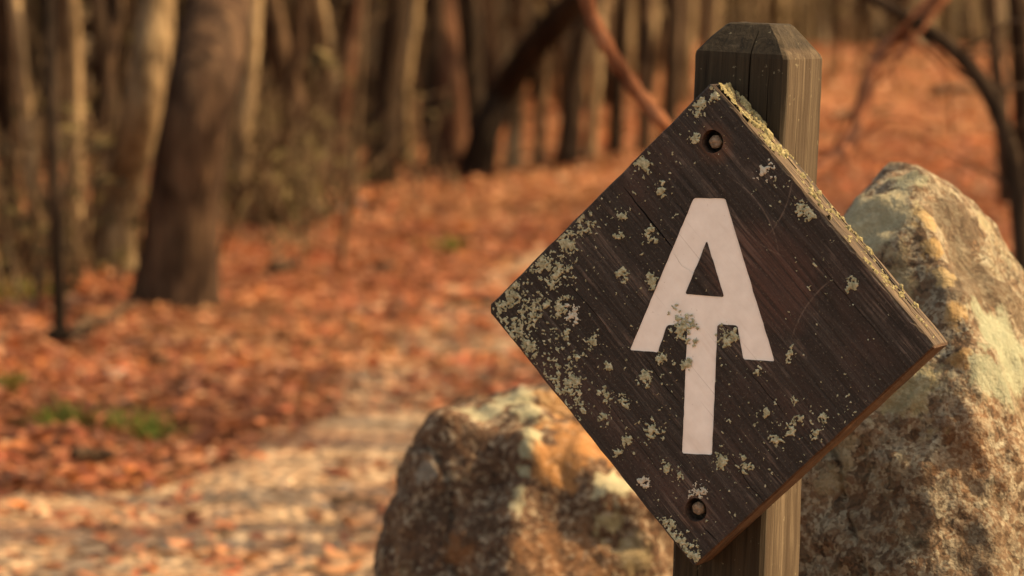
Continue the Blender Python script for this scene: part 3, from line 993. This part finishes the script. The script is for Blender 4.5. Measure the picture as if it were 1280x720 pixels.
def build_rocks():
    # left boulder (about 3.9 m away)
    D = 3.95
    pts = [at(500, 566, D - .03), at(512, 532, D), at(530, 515, D - .01), at(556, 508, D + .02), at(590, 500, D + .04), at(650, 478, D + .08), at(740, 465, D + .10), at(830, 520, D + .08), at(900, 560, D + .05),
           at(655, 520, D - .10), at(655, 700, D - .17), at(540, 560, D - .05), at(560, 760, D - .14), at(478, 660, D), at(466, 760, D), at(800, 620, D - .13), at(900, 680, D - .08), at(760, 900, D - .2),
           at(560, 540, D + .35), at(660, 500, D + .42), at(830, 520, D + .38), at(490, 700, D + .4), at(930, 700, D + .35),
           at(440, 1120, D), at(520, 1150, D - .22), at(760, 1150, D - .26), at(950, 1120, D - .1), at(950, 1100, D + .35), at(450, 1100, D + .45)]
    c = at(690, 800, D + .12)
    o, surf = hull_rock('boulder', pts, c, None, 3, smooth=60, dents=((at(582, 504, D - .03), .030, .018), (at(600, 600, D - .1), .05, .022), (at(700, 620, D - .14), .06, .02), (at(655, 540, D - .1), .025, -.014), (at(540, 545, D - .05), .04, -.012), (at(500, 640, D), .03, .012)))
    t, base, nb = mat_rock('brown_boulder_stone', True)
    for (px, py, r, col, a) in ((600, 505, .030, (.33, .32, .21), .85), (640, 492, .035, (.36, .345, .22), .9), (660, 512, .022, (.34, .33, .21), .9), (664, 532, .018, (.34, .33, .21), .9), (656, 550, .014, (.32, .315, .20), .9), (652, 568, .012, (.30, .30, .195), .85), (649, 586, .011, (.30, .295, .19), .85), (647, 604, .010, (.28, .275, .18), .8), (645, 622, .010, (.28, .275, .18), .7),
                                   (720, 545, .060, (.36, .17, .065), .85), (700, 500, .035, (.33, .18, .075), .7), (770, 600, .030, (.40, .37, .235), .9), (755, 655, .020, (.36, .29, .15), .8), (532, 580, .016, (.21, .19, .155), .8),
                                   (560, 690, .03, (.24, .10, .04), .6), (700, 690, .05, (.22, .105, .05), .6), (600, 640, .03, (.035, .022, .015), .7), (535, 640, .025, (.04, .026, .018), .7), (800, 690, .03, (.33, .27, .15), .6)):
        base = rock_patch(t, base, surf(px, py), r, col, a)
    o.data.materials.append(t.done(base, nb))
    tag(o, 'low brown boulder with orange and pale lichen, left of the post behind the board', 'boulder', 'boulders behind the signpost')
    # right standing boulder (about 3.4 m away)
    D = 3.18
    pts = [at(1040, 262, D - .02), at(1062, 236, D), at(1100, 203, D + .02), at(1132, 194, D + .02), at(1158, 204, D + .02), at(1216, 240, D + .03), at(1256, 288, D + .05), at(1280, 350, D + .06), at(1312, 440, D + .08),
           at(1150, 235, D - .05), at(1185, 330, D - .10), at(1215, 440, D - .14), at(1230, 520, D - .18),
           at(1000, 330, D - .04), at(960, 420, D - .05), at(1000, 560, D - .12), at(1130, 600, D - .20), at(1250, 700, D - .23), at(1380, 600, D - .05), at(1400, 760, D),
           at(1120, 205, D + .22), at(1200, 260, D + .30), at(1050, 300, D + .28), at(1330, 480, D + .35), at(930, 520, D + .25),
           at(900, 700, D - .06), at(890, 1350, D - .1), at(1050, 1400, D - .28), at(1300, 1400, D - .28), at(1480, 1350, D), at(1480, 1300, D + .4), at(880, 1300, D + .4)]
    c = at(1160, 700, D + .10)
    o, surf = hull_rock('boulder', pts, c, None, 11, smooth=4, dents=((at(1200, 300, D - .05), .045, .018), (at(1165, 300, D - .08), .018, -.010), (at(1190, 390, D - .12), .020, -.010), (at(1100, 420, D - .1), .05, .02), (at(1260, 430, D), .05, -.012), (at(1120, 560, D - .2), .07, .018), (at(1220, 620, D - .2), .06, .016)))
    t, base, nb = mat_rock('lichened_boulder_stone', False)
    for (px, py, d, r, col, a, ns) in ((1085, 270, D - .03, .065, (.40, .355, .225), .9, .5), (1095, 350, D - .07, .06, (.33, .265, .155), .7, .6), 
                                       (1200, 285, D - .02, .055, (.095, .070, .048), .92, .3), (1228, 345, D - .04, .060, (.11, .08, .052), .9, .3), (1195, 350, D - .06, .035, (.12, .088, .06), .85, .3),
                                       (1158, 262, D - .07, .018, (.42, .29, .14), .9, .25), (1166, 300, D - .08, .018, (.40, .26, .115), .9, .25), (1180, 340, D - .09, .016, (.42, .30, .15), .9, .25), (1192, 385, D - .11, .018, (.40, .26, .12), .9, .25), (1206, 440, D - .13, .018, (.38, .22, .09), .8, .25),
                                       (1262, 425, D - .02, .062, (.30, .325, .225), .97, .25), (1248, 462, D - .06, .040, (.28, .30, .21), .97, .3), (1130, 215, D, .03, (.30, .30, .20), .8, .4), (1135, 480, D - .15, .045, (.38, .335, .19), .75, .6), (1235, 275, D, .02, (.34, .30, .19), .8, .4),
                                       (1100, 640, D - .2, .06, (.10, .06, .036), .45, .7), (1200, 560, D - .2, .05, (.24, .11, .05), .4, .7), (1040, 560, D - .12, .04, (.30, .26, .165), .6, .7), (1240, 680, D - .22, .05, (.10, .065, .04), .6, .7)):
        base = rock_patch(t, base, surf(px, py), r * .8, col, a, ns)
    base = t.mix(1.0, base, (.72, .74, .74), 'MULTIPLY')
    o.data.materials.append(t.done(base, nb))
    tag(o, 'tall upright boulder crusted with yellow-green lichen, right of the post', 'boulder', 'boulders behind the signpost')
build_rocks()

# ------------------------------------------------------------------ trees
def limb_path(p, d, L, n=6, droop=.0, wob=.18):
    pts = [Vector(p)]
    d = Vector(d).normalized()
    for i in range(n):
        d = (d + Vector((random.gauss(0, wob), random.gauss(0, wob), random.gauss(.06, wob) - droop))).normalized()
        pts.append(pts[-1] + d * (L / n))
    return pts

def make_tree(name, base, way, r0, mat, label, height=6.5, limbs=8, seg=14, group=None, flare=1.65, twigs=3):
    """base: foot on the ground; way: world points the trunk passes, foot first"""
    root = empty(name, base)
    W = [Vector(p) - Vector(base) for p in way]
    W[0] = W[0] + Vector((0, 0, -.08))
    d = (W[-1] - W[-2]).normalized()
    d = (d + Vector((0, 0, .35))).normalized()
    # dense, gently wavering path
    pts, rad = [], []
    tot = sum((W[i + 1] - W[i]).length for i in range(len(W) - 1))
    s = 0
    ph = random.uniform(0, 6)
    for i in range(len(W) - 1):
        n = max(3, int((W[i + 1] - W[i]).length / .14))
        for k in range(n):
            q = W[i].lerp(W[i + 1], k / n)
            h = q.z
            wv = .10 * r0 * min(1, max(0, h) * 2)
            pts.append(q + Vector((math.sin(h * 3.1 + ph) * wv, math.cos(h * 2.3 + ph) * wv, 0)))
            rad.append(r0 * (1 + (flare - 1) * math.exp(-max(0, h + .08) / (r0 * 1.6))) * (1 - .10 * max(0, h) / height))
    p = W[-1]
    n = 14
    for k in range(n):
        pts.append(p.copy())
        h = p.z
        rad.append(max(.012, r0 * (1 - .92 * max(0, h) / height)))
        d = (d + Vector((random.gauss(0, .05), random.gauss(0, .05), .10))).normalized()
        p = p + d * ((height - W[-1].z) / n)
    a = Acc()
    a.tube(pts, rad, seg, True, .07, random.uniform(0, 9))
    a.build('trunk', mat, root)
    c = Acc()
    lo = max(len(pts) - 13, 2)
    for k in range(limbs):
        i = random.randint(lo, len(pts) - 2)
        q = pts[i]
        if q.z < 1.6 and height > 3: q = pts[-5]
        an = random.uniform(0, 2 * math.pi)
        dd = Vector((math.cos(an), math.sin(an), random.uniform(.35, 1.0)))
        L = random.uniform(.18, .34) * height
        lp = limb_path(q, dd, L)
        rr = max(.008, rad[i] * .5)
        c.tube(lp, [rr * (1 - .85 * j / 6) for j in range(7)], 5)
        for t in range(twigs):
            j = random.randint(2, 5)
            c.tube(limb_path(lp[j], dd + Vector((random.gauss(0, .7), random.gauss(0, .7), random.gauss(.2, .4))), L * .45, 3), [rr * .35, rr * .25, rr * .15, rr * .06], 4)
    c.build('crown', mat, root)
    tag(root, label, 'tree', group)
    return root

# (base px, base py, [(px, py) above], width px, bark, label, limbs)
TREES = [
 (76, 432, [(66, 200), (61, 0)], 19, 'black_bark', 'thin near-black tree trunk standing nearest in front of the left woods'),
 (140, 345, [(150, 250), (178, 120), (196, 0)], 54, 'tan_bark', 'stout pale tan trunk leaning right, just left of the biggest trunk'),
 (212, 388, [(230, 250), (252, 120), (276, 0)], 93, 'brown_bark', 'biggest tree trunk, dark and furrowed, on the left of the trail'),
 (385, 252, [(365, 130), (334, 0)], 36, 'brown_bark', 'brown trunk leaning left just right of the biggest trunk'),
 (436, 228, [(416, 110), (398, 0)], 22, 'tan_bark', 'slim tan trunk leaning left behind the thin trailside sapling'),
 (474, 236, [(482, 120), (496, 0)], 38, 'dark_bark', 'dark upright trunk at the left end of the leafy mound'),
 (508, 214, [(505, 110), (521, 0)], 15, 'tan_bark', 'very slim tan trunk right of the dark upright trunk'),
 (543, 220, [(540, 100), (546, 0)], 22, 'dark_bark', 'narrow dark trunk on the middle of the mound'),
 (572, 214, [(566, 110), (556, 0)], 36, 'red_bark', 'broad reddish-brown trunk beside the foot of the black leaning trunk'),
 (590, 226, [(606, 168), (628, 118), (665, 65), (722, 0)], 40, 'black_bark', 'black trunk bending sharply to the right across the other trunks'),
 (598, 205, [(592, 90), (588, 0)], 30, 'black_bark', 'dark straight trunk rising behind the black bent trunk'),
 (640, 218, [(645, 130), (655, 0)], 22, 'tan_bark', 'pale slim trunk standing just right of the black bent trunk'),
 (672, 212, [(678, 110), (690, 0)], 15, 'tan_bark', 'thin tan trunk between the pale slim trunk and a darker one'),
 (706, 212, [(718, 100), (740, 0)], 30, 'dark_bark', 'dark trunk leaning right, left of the red hanging vine'),
 (735, 205, [(745, 100), (752, 0)], 16, 'tan_bark', 'slim tan trunk behind the top of the red vine'),
 (768, 200, [(772, 100), (780, 0)], 22, 'dark_bark', 'dark narrow trunk crossed by the red vine'),
 (806, 196, [(806, 100), (808, 0)], 20, 'brown_bark', 'brown trunk behind the lower reach of the red vine'),
 (834, 192, [(838, 100), (843, 0)], 24, 'dark_bark', 'dark trunk just left of the signpost top'),
 (884, 180, [(886, 90), (890, 0)], 26, 'tan_bark', 'olive-tan trunk showing right above the post top'),
 (14, 342, [(10, 180), (4, 0)], 26, 'brown_bark', 'brown trunk at the very left edge of the view'),
 (50, 352, [(36, 180), (18, 0)], 20, 'tan_bark', 'slim tan trunk leaning left beside the near-black thin trunk'),
 (92, 335, [(92, 180), (88, 0)], 24, 'tan_bark', 'straight golden-tan trunk just right of the near-black thin trunk'),
 (150, 300, [(138, 150), (120, 0)], 24, 'dark_bark', 'dark trunk leaning left, crossing behind the stout tan trunk'),
 (112, 325, [(128, 150), (148, 0)], 16, 'brown_bark', 'slim brown trunk crossing the dark left-leaning one'),
 (298, 285, [(306, 140), (318, 0)], 26, 'tan_bark', 'tan trunk showing on the right side of the biggest trunk'),
 (352, 272, [(362, 130), (376, 0)], 18, 'brown_bark', 'slim brown trunk crossing the left-leaning brown one'),
 (415, 244, [(430, 110), (448, 0)], 18, 'red_bark', 'slim red-brown trunk leaning right behind the tan one'),
 (1262, 262, [(1250, 130), (1238, 0)], 22, 'dark_bark', 'dark trunk above the tall boulder near the right edge'),
 (1284, 250, [(1278, 130), (1270, 0)], 28, 'black_bark', 'black trunk cut by the right edge of the view'),
]
def build_trees():
    for k, (bx, by, way, wpx, bark, label) in enumerate(TREES):
        b = on_ground(bx, by)
        dep = b[1] / CF[1]
        dep = (b - CAM) @ CF
        pts = [b]
        for i, (px, py) in enumerate(way):
            pts.append(at(px, py, dep + .15 * (i + 1) * random.uniform(-1, 1)))
        make_tree('tree', tuple(b), pts, wpx / FPX * dep / 2 * .93, M[bark], label, random.uniform(6, 8.5), 9, 16 if wpx > 30 else 10, 'bare trees of the wood')
    # trees that stand just outside the view on the sunny side; their shadows reach the trail
    side = []
    for yt, X, r in ((5.55, 2.6, .07), (5.85, 4.2, .11), (6.15, 2.9, .05), (6.5, 4.8, .12), (6.85, 3.3, .06), (7.25, 5.4, .11), (7.6, 3.4, .05), (8.1, 4.4, .10), (8.7, 3.6, .08), (9.6, 5.2, .12), (10.8, 4.2, .09), (12.4, 5.6, .12), (14.0, 5.4, .10), (16.0, 6.4, .12)):
        side.append((X, yt + (X + .7) * .123, r))
    for k, (x, y, r) in enumerate(side):
        z = float(ground_z(x, y))
        ln = random.uniform(-.3, .3)
        make_tree('tree', (x, y, z), [(x, y, z), (x + ln * .5, y, z + .8), (x + ln, y + .1, z + 1.8)], r, M['brown_bark'], 'bare brown tree outside the right of the view', 7.5, 11, 10, 'bare trees beside the view', twigs=4)
build_trees()

def build_far_wood():
    acc = {'tan_bark': Acc(), 'brown_bark': Acc(), 'black_bark': Acc()}
    for k in range(680):
        y = random.uniform(18.8, 30) if k < 400 else random.uniform(28, 64)
        if k < 400:
            x = random.uniform(-.2 * y - 1, .09 * y) if random.random() < .85 else random.uniform(.09 * y, .22 * y)
            if x > .06 * y: y += 7
        else:
            x = random.uniform(-.2 * y - 3, .2 * y + 3)
        z = float(ground_z(x, y)) - .1
        r = random.choice((.022, .03, .04, .05, .08)) * random.uniform(.7, 1.2)
        ln = random.gauss(0, .75)
        q = Vector((x, y, z))
        pts = [q + Vector((ln * (.5 * t + .5 * t * t) + .07 * math.sin(7 * t + k), 0, 6.5 * t)) for t in (0, .08, .15, .3, .5, .75, 1)]
        a = acc[random.choices(('tan_bark', 'brown_bark', 'black_bark'), (.58, .32, .10))[0]]
        a.tube(pts, [r * 1.3, r * 1.05, r, r * .93, r * .8, r * .6, r * .3], 7)
        for j in range(3):
            s = random.uniform(.05, .6)
            p0 = q + Vector((ln * (.5 * s + .5 * s * s), 0, 6.5 * s))
            an = random.uniform(0, 6.28)
            a.tube(limb_path(p0, (math.cos(an), math.sin(an), .8), 1.6, 4), [r * .5, r * .4, r * .3, r * .2, r * .1], 4)
    for m, lb in (('tan_bark', 'mass of pale trunks of the wood on the far hillside'), ('brown_bark', 'mass of brown trunks of the wood on the far hillside'), ('black_bark', 'mass of near-black trunks of the wood on the far hillside')):
        tag(acc[m].build('far_wood', M[m]), lb, 'wood', kind='stuff')
build_far_wood()

def build_unseen_wood():  # more of the wood, unseen, added to darken the trunks' shaded sides
    a = Acc()
    for k in range(230):
        y = random.uniform(8, 27)
        x = -.18 * y - 1.3 - random.random() ** 1.3 * 7
        z = float(ground_z(x, y)) - .1
        r = random.choice((.04, .06, .09, .13)) * random.uniform(.8, 1.3)
        ln = random.gauss(0, .6)
        q = Vector((x, y, z))
        a.tube([q + Vector((ln * t, .1 * math.sin(5 * t + k), 7 * t)) for t in (0, .05, .2, .45, .7, 1)], [r * 1.5, r, r * .95, r * .8, r * .6, r * .25], 8)
        for j in range(6):
            s = random.uniform(.08, .8)
            an = random.uniform(0, 6.28)
            a.tube(limb_path(q + Vector((ln * s, 0, 7 * s)), (math.cos(an), math.sin(an), .7), random.uniform(1, 2), 4), [r * .45, r * .35, r * .25, r * .15, r * .05], 4)
    tag(a.build('unseen_wood', M['brown_bark']), 'dense bare wood, unseen left of the view, added to block low sky', 'wood', kind='stuff')
build_unseen_wood()

def build_brush():
    """undergrowth between the trunks: thin stems with a few small withered leaves"""
    st = Acc(); lv = []
    spots = []
    for k in range(210):
        y = random.uniform(10.5, 24)
        left = random.random() < .8
        if left: x = random.uniform(-.17 * y - .6, -.065 * y if y < 14 else -.02 * y)
        else: x = random.uniform(.06 * y, .18 * y)
        if not left and y < 19: continue
        spots.append((x, y))
    for k in range(85):                           # a thicker screen right of the biggest trunk, another at the far left
        q = on_ground(random.uniform(262, 420), random.uniform(258, 296)) if k < 60 else on_ground(random.uniform(-10, 120), random.uniform(330, 395))
        spots.append((q[0], q[1]))
    nb = len(spots) - 85
    for sk, (x, y) in enumerate(spots):
        z = float(ground_z(x, y)) - .02
        for j in range(random.randint(2, 4)):
            an = random.uniform(0, 6.28)
            h = random.uniform(.2, .75) if random.random() < .8 or sk >= nb else random.uniform(.8, 1.8)
            lp = limb_path((x + random.gauss(0, .08), y + random.gauss(0, .08), z), (math.cos(an) * .3, math.sin(an) * .3, 1), h, 5)
            st.tube(lp, [.010, .009, .008, .006, .004, .001], 4)
            for t in range(random.randint(0, 4) if sk < nb else random.randint(1, 4)):
                p = lp[random.randint(1, 5)] + Vector((random.gauss(0, .05), random.gauss(0, .05), random.gauss(0, .05)))
                u = Vector((random.gauss(0, 1), random.gauss(0, 1), random.gauss(0, .6))).normalized() * random.uniform(.02, .045)
                v = u.orthogonal().normalized() * u.length * .55
                lv.append((p - u, p + v, p + u, p - v))
    o = st.build('undergrowth', M['twig'])
    tag(o, 'tangle of thin brown undergrowth stems between the trunks', 'undergrowth', kind='stuff')
    v = [c for q in lv for c in q]
    o = link('undergrowth_leaves', mesh('undergrowth_leaves', v, [(4 * i, 4 * i + 1, 4 * i + 2, 4 * i + 3) for i in range(len(lv))]), M['olive'])
    tag(o, 'small olive leaves of the undergrowth between the trunks', 'undergrowth', kind='stuff')
build_brush()

# ------------------------------------------------------------------ vines, saplings, sticks, stones, grass
def smooth_path(pts, n=8):
    P = [Vector(p) for p in pts]
    P = [P[0] * 2 - P[1]] + P + [P[-1] * 2 - P[-2]]
    out = []
    for i in range(1, len(P) - 2):
        for k in range(n):
            t = k / n
            a, b, c, d = P[i - 1:i + 3]
            out.append(.5 * ((2 * b) + (c - a) * t + (2 * a - 5 * b + 4 * c - d) * t * t + (3 * b - a - 3 * c + d) * t ** 3))
    out.append(P[-2])
    return out

def build_vines():
    D = 5.2
    # red-brown vine: comes down from the upper left, loops behind the board and climbs again on the right
    root = empty('hanging_vine', at(940, 225, D))
    a = Acc()
    px = [(690, -330), (718, -120), (734, 0), (752, 45), (780, 92), (806, 127), (836, 162), (880, 205), (940, 228), (1000, 222), (1030, 208), (1066, 178), (1080, 130), (1092, 85), (1112, 55), (1150, 25), (1178, -20), (1200, -120), (1215, -330)]
    dv = lambda x: D + 2.2 * min(1, max(0, (x - 860) / 240))      # its right half hangs farther back
    o = at(940, 225, D)
    pts = smooth_path([at(x, y, dv(x)) - o for x, y in px])
    rad = [(.0122 if i < 64 else .0122 + .0055 * min(1, (i - 64) / 20)) * (1 + .10 * math.sin(i * 1.3)) for i in range(len(pts))]
    a.tube(pts, rad, 9, True, .08)
    a.build('stem', M['vine'], root)
    b = Acc()
    for q0, q1, q2, r in (((1092, 85), (1080, 140), (1052, 205), .006), ((1150, 25), (1118, 80), (1122, 118), .005), ((1112, 55), (1150, 8), (1196, -50), .008), ((1030, 210), (1075, 120), (1120, 40), .005), ((1066, 178), (1030, 190), (1000, 176), .004), ((1092, 85), (1140, 60), (1200, 70), .005), ((1060, 190), (1110, 150), (1180, 160), .004), ((1130, 40), (1180, 90), (1190, 170), .005), ((1205, -30), (1150, 40), (1085, 120), .007)):
        e = smooth_path([at(*q0, D + 2.2) - o, at(*q1, D + 2.1) - o, at(*q2, D + 2.15) - o])
        b.tube(e, [r * (1 - .6 * i / len(e)) for i in range(len(e))], 6)
    b.build('side_shoots', M['vine'], root)
    tag(root, 'red-brown woody vine hanging in a loop behind the post', 'vine')
    # dark arching sapling rooted at the right
    D = 5.6
    foot = on_ground(1290, 560)
    D2 = (foot - CAM) @ CF
    root = empty('arching_sapling', foot)
    px = [(1284, 420), (1280, 330), (1272, 240), (1258, 170), (1232, 110), (1195, 65), (1150, 32), (1118, 12), (1080, -10), (1020, -60)]
    pts = smooth_path([Vector((0, 0, -.05))] + [at(x, y, D2) - foot for x, y in px])
    n = len(pts)
    a = Acc()
    a.tube(pts, [.027 * (1 - .55 * i / n) for i in range(n)], 10, True, .08)
    a.build('stem', M['black_bark'], root)
    b = Acc()
    for q, k in (((1272, 240), 0), ((1232, 110), 1), ((1195, 65), 2), ((1258, 170), 3)):
        p = Vector(at(*q, D2) - foot)
        for j in range(2):
            b.tube(limb_path(p, (random.uniform(-1, 1), random.uniform(-.3, .3), random.uniform(-.2, 1)), random.uniform(.2, .5), 5), [.006, .005, .004, .003, .002, .001], 5)
    b.build('twigs', M['dark_bark'], root)
    tag(root, 'dark sapling arching over to the left at the right edge of the view', 'sapling')
    # small upright sapling by the trail
    foot = on_ground(424, 345)
    D3 = (foot - CAM) @ CF
    root = empty('thin_sapling', foot)
    a = Acc()
    a.tube(smooth_path([Vector((0, 0, -.03))] + [Vector(at(x, y, D3) - foot) for x, y in ((430, 300), (436, 250), (446, 180), (452, 60), (460, -120))]), .010, 7, True, .05)
    a.build('stem', M['twig'], root)
    b = Acc()
    for q in ((436, 250), (446, 180), (433, 280)):
        b.tube(limb_path(Vector(at(*q, D3) - foot), (random.uniform(-1, 1), .1, .8), .4, 5), [.005, .004, .003, .003, .002, .001], 5)
    b.build('twigs', M['twig'], root)
    tag(root, 'thin pale sapling rising from the leaves beside the trail', 'sapling')
build_vines()

def small_stone(px, py, wpx, mat, label, seed):
    p = on_ground(px, py)
    s = wpx / FPX * ((p - CAM) @ CF) / 2
    bm = bmesh.new()
    bmesh.ops.create_icosphere(bm, subdivisions=3, radius=1)
    V = np.array([v.co[:] for v in bm.verts])
    n = fbm(V * 1.3 + seed * 5, 3, seed) * .35
    V = V * (1 + n)[:, None] * np.array([s, s * .8, s * .62])
    for v, q in zip(bm.verts, V): v.co = q
    me = bpy.data.meshes.new('stone'); bm.to_mesh(me); bm.free()
    o = link('stone', me, M[mat], loc=p + np.array([0, 0, s * .35]), smooth=True)
    tag(o, label, 'stone', 'small stones on the forest floor')

for i, (px, py, wd, m, lb) in enumerate([
    (140, 480, 36, 'grey_stone', 'grey stone lying in the leaves right of the near-black thin trunk'),
    (76, 463, 26, 'pale_stone', 'pale stone just below the foot of the near-black thin trunk'),
    (428, 268, 24, 'pale_stone', 'pale round stone on the mound behind the thin sapling'),
    (450, 258, 18, 'pale_stone', 'smaller pale stone right beside the round one on the mound'),
    (184, 610, 14, 'pale_stone', 'little pale stone at the edge of the gravel trail'),
    (282, 555, 14, 'pale_stone', 'little pale stone on the trail right of the grass tufts'),
    (455, 480, 15, 'pale_stone', 'little pale stone in the leaves left of the low boulder'),
    (430, 616, 22, 'grey_stone', 'flat grey stone on the trail close to the low boulder')]):
    small_stone(px, py, wd, m, lb, i + 1)

def grass_tuft(px, py, wpx, n, label):
    p = on_ground(px, py)
    s = wpx / FPX * ((p - CAM) @ CF) / 2
    a = Acc()
    for k in range(n):
        x, y = random.gauss(0, s * .5), random.gauss(0, s * .6)
        h = random.uniform(.035, .10)
        dx, dy = random.gauss(0, .05), random.gauss(0, .05)
        w_ = random.uniform(.003, .006)
        an = random.uniform(0, 3.14); cx, sx = math.cos(an) * w_, math.sin(an) * w_
        z = float(ground_z(p[0] + x, p[1] + y) - p[2]) - .01
        a.add([Vector((x - cx, y - sx, z)), Vector((x + cx, y + sx, z)), Vector((x + dx * .4 + cx * .7, y + dy * .4 + sx * .7, z + h * .6)), Vector((x + dx * .4 - cx * .7, y + dy * .4 - sx * .7, z + h * .6)), Vector((x + dx, y + dy, z + h))],
              [(0, 1, 2, 3), (3, 2, 4)])
    o = a.build('grass_tuft', M['grass'], smooth=False, loc=p)
    tag(o, label, 'grass tuft', 'green grass tufts among the leaves')
grass_tuft(86, 545, 60, 170, 'green grass tuft among the leaves on the far left of the trail')
grass_tuft(176, 556, 90, 200, 'wider green grass tuft right of the other, at the trail edge')
grass_tuft(10, 500, 40, 90, 'green grass tuft cut by the left edge of the view')
grass_tuft(560, 318, 60, 110, 'olive grass tuft on the leafy mound left of the board')
grass_tuft(14, 385, 110, 320, 'green grass tuft at the foot of the leftmost trunks')

def stick(p0, p1, r, label, mat='dark_bark'):
    a, b = on_ground(*p0), on_ground(*p1)
    o = (a + b) / 2
    pts = []
    for t in np.linspace(0, 1, 8):
        q = a + (b - a) * t
        pts.append(Vector((q[0], q[1] + random.gauss(0, .012), float(ground_z(q[0], q[1])) + r + .02 + random.uniform(0, .015))) - Vector(o))
    A = Acc(); A.tube(pts, [r * (1 - .5 * i / 8) for i in range(8)], 7, True, .08)
    ob = A.build('fallen_stick', M[mat], loc=o)
    tag(ob, label, 'stick', 'fallen sticks on the forest floor')
stick((86, 436), (168, 398), .016, 'dark fallen branch lying from the near-black trunk towards the biggest trunk')
stick((60, 441), (116, 434), .020, 'short black stick at the foot of the near-black thin trunk', 'black_bark')
stick((650, 394), (560, 388), .012, 'dark stick on the trail at the left corner of the board')
stick((340, 352), (372, 346), .022, 'short dark log in the leaves right of the biggest trunk')
stick((470, 350), (492, 346), .016, 'small dark stick on the mound right of the thin sapling')
stick((90, 596), (140, 592), .016, 'dark stick below the grass tufts beside the trail')
stick((415, 646), (468, 652), .007, 'dark stick against the left foot of the low boulder')
stick((1040, 158), (1120, 148), .02, 'dark fallen stick on the leafy slope just above the tall boulder')
stick((1165, 128), (1230, 120), .03, 'dark fallen stick on the leafy slope below the arching sapling')
stick((190, 470), (212, 467), .014, 'small dark stick in the leaves below the biggest trunk')
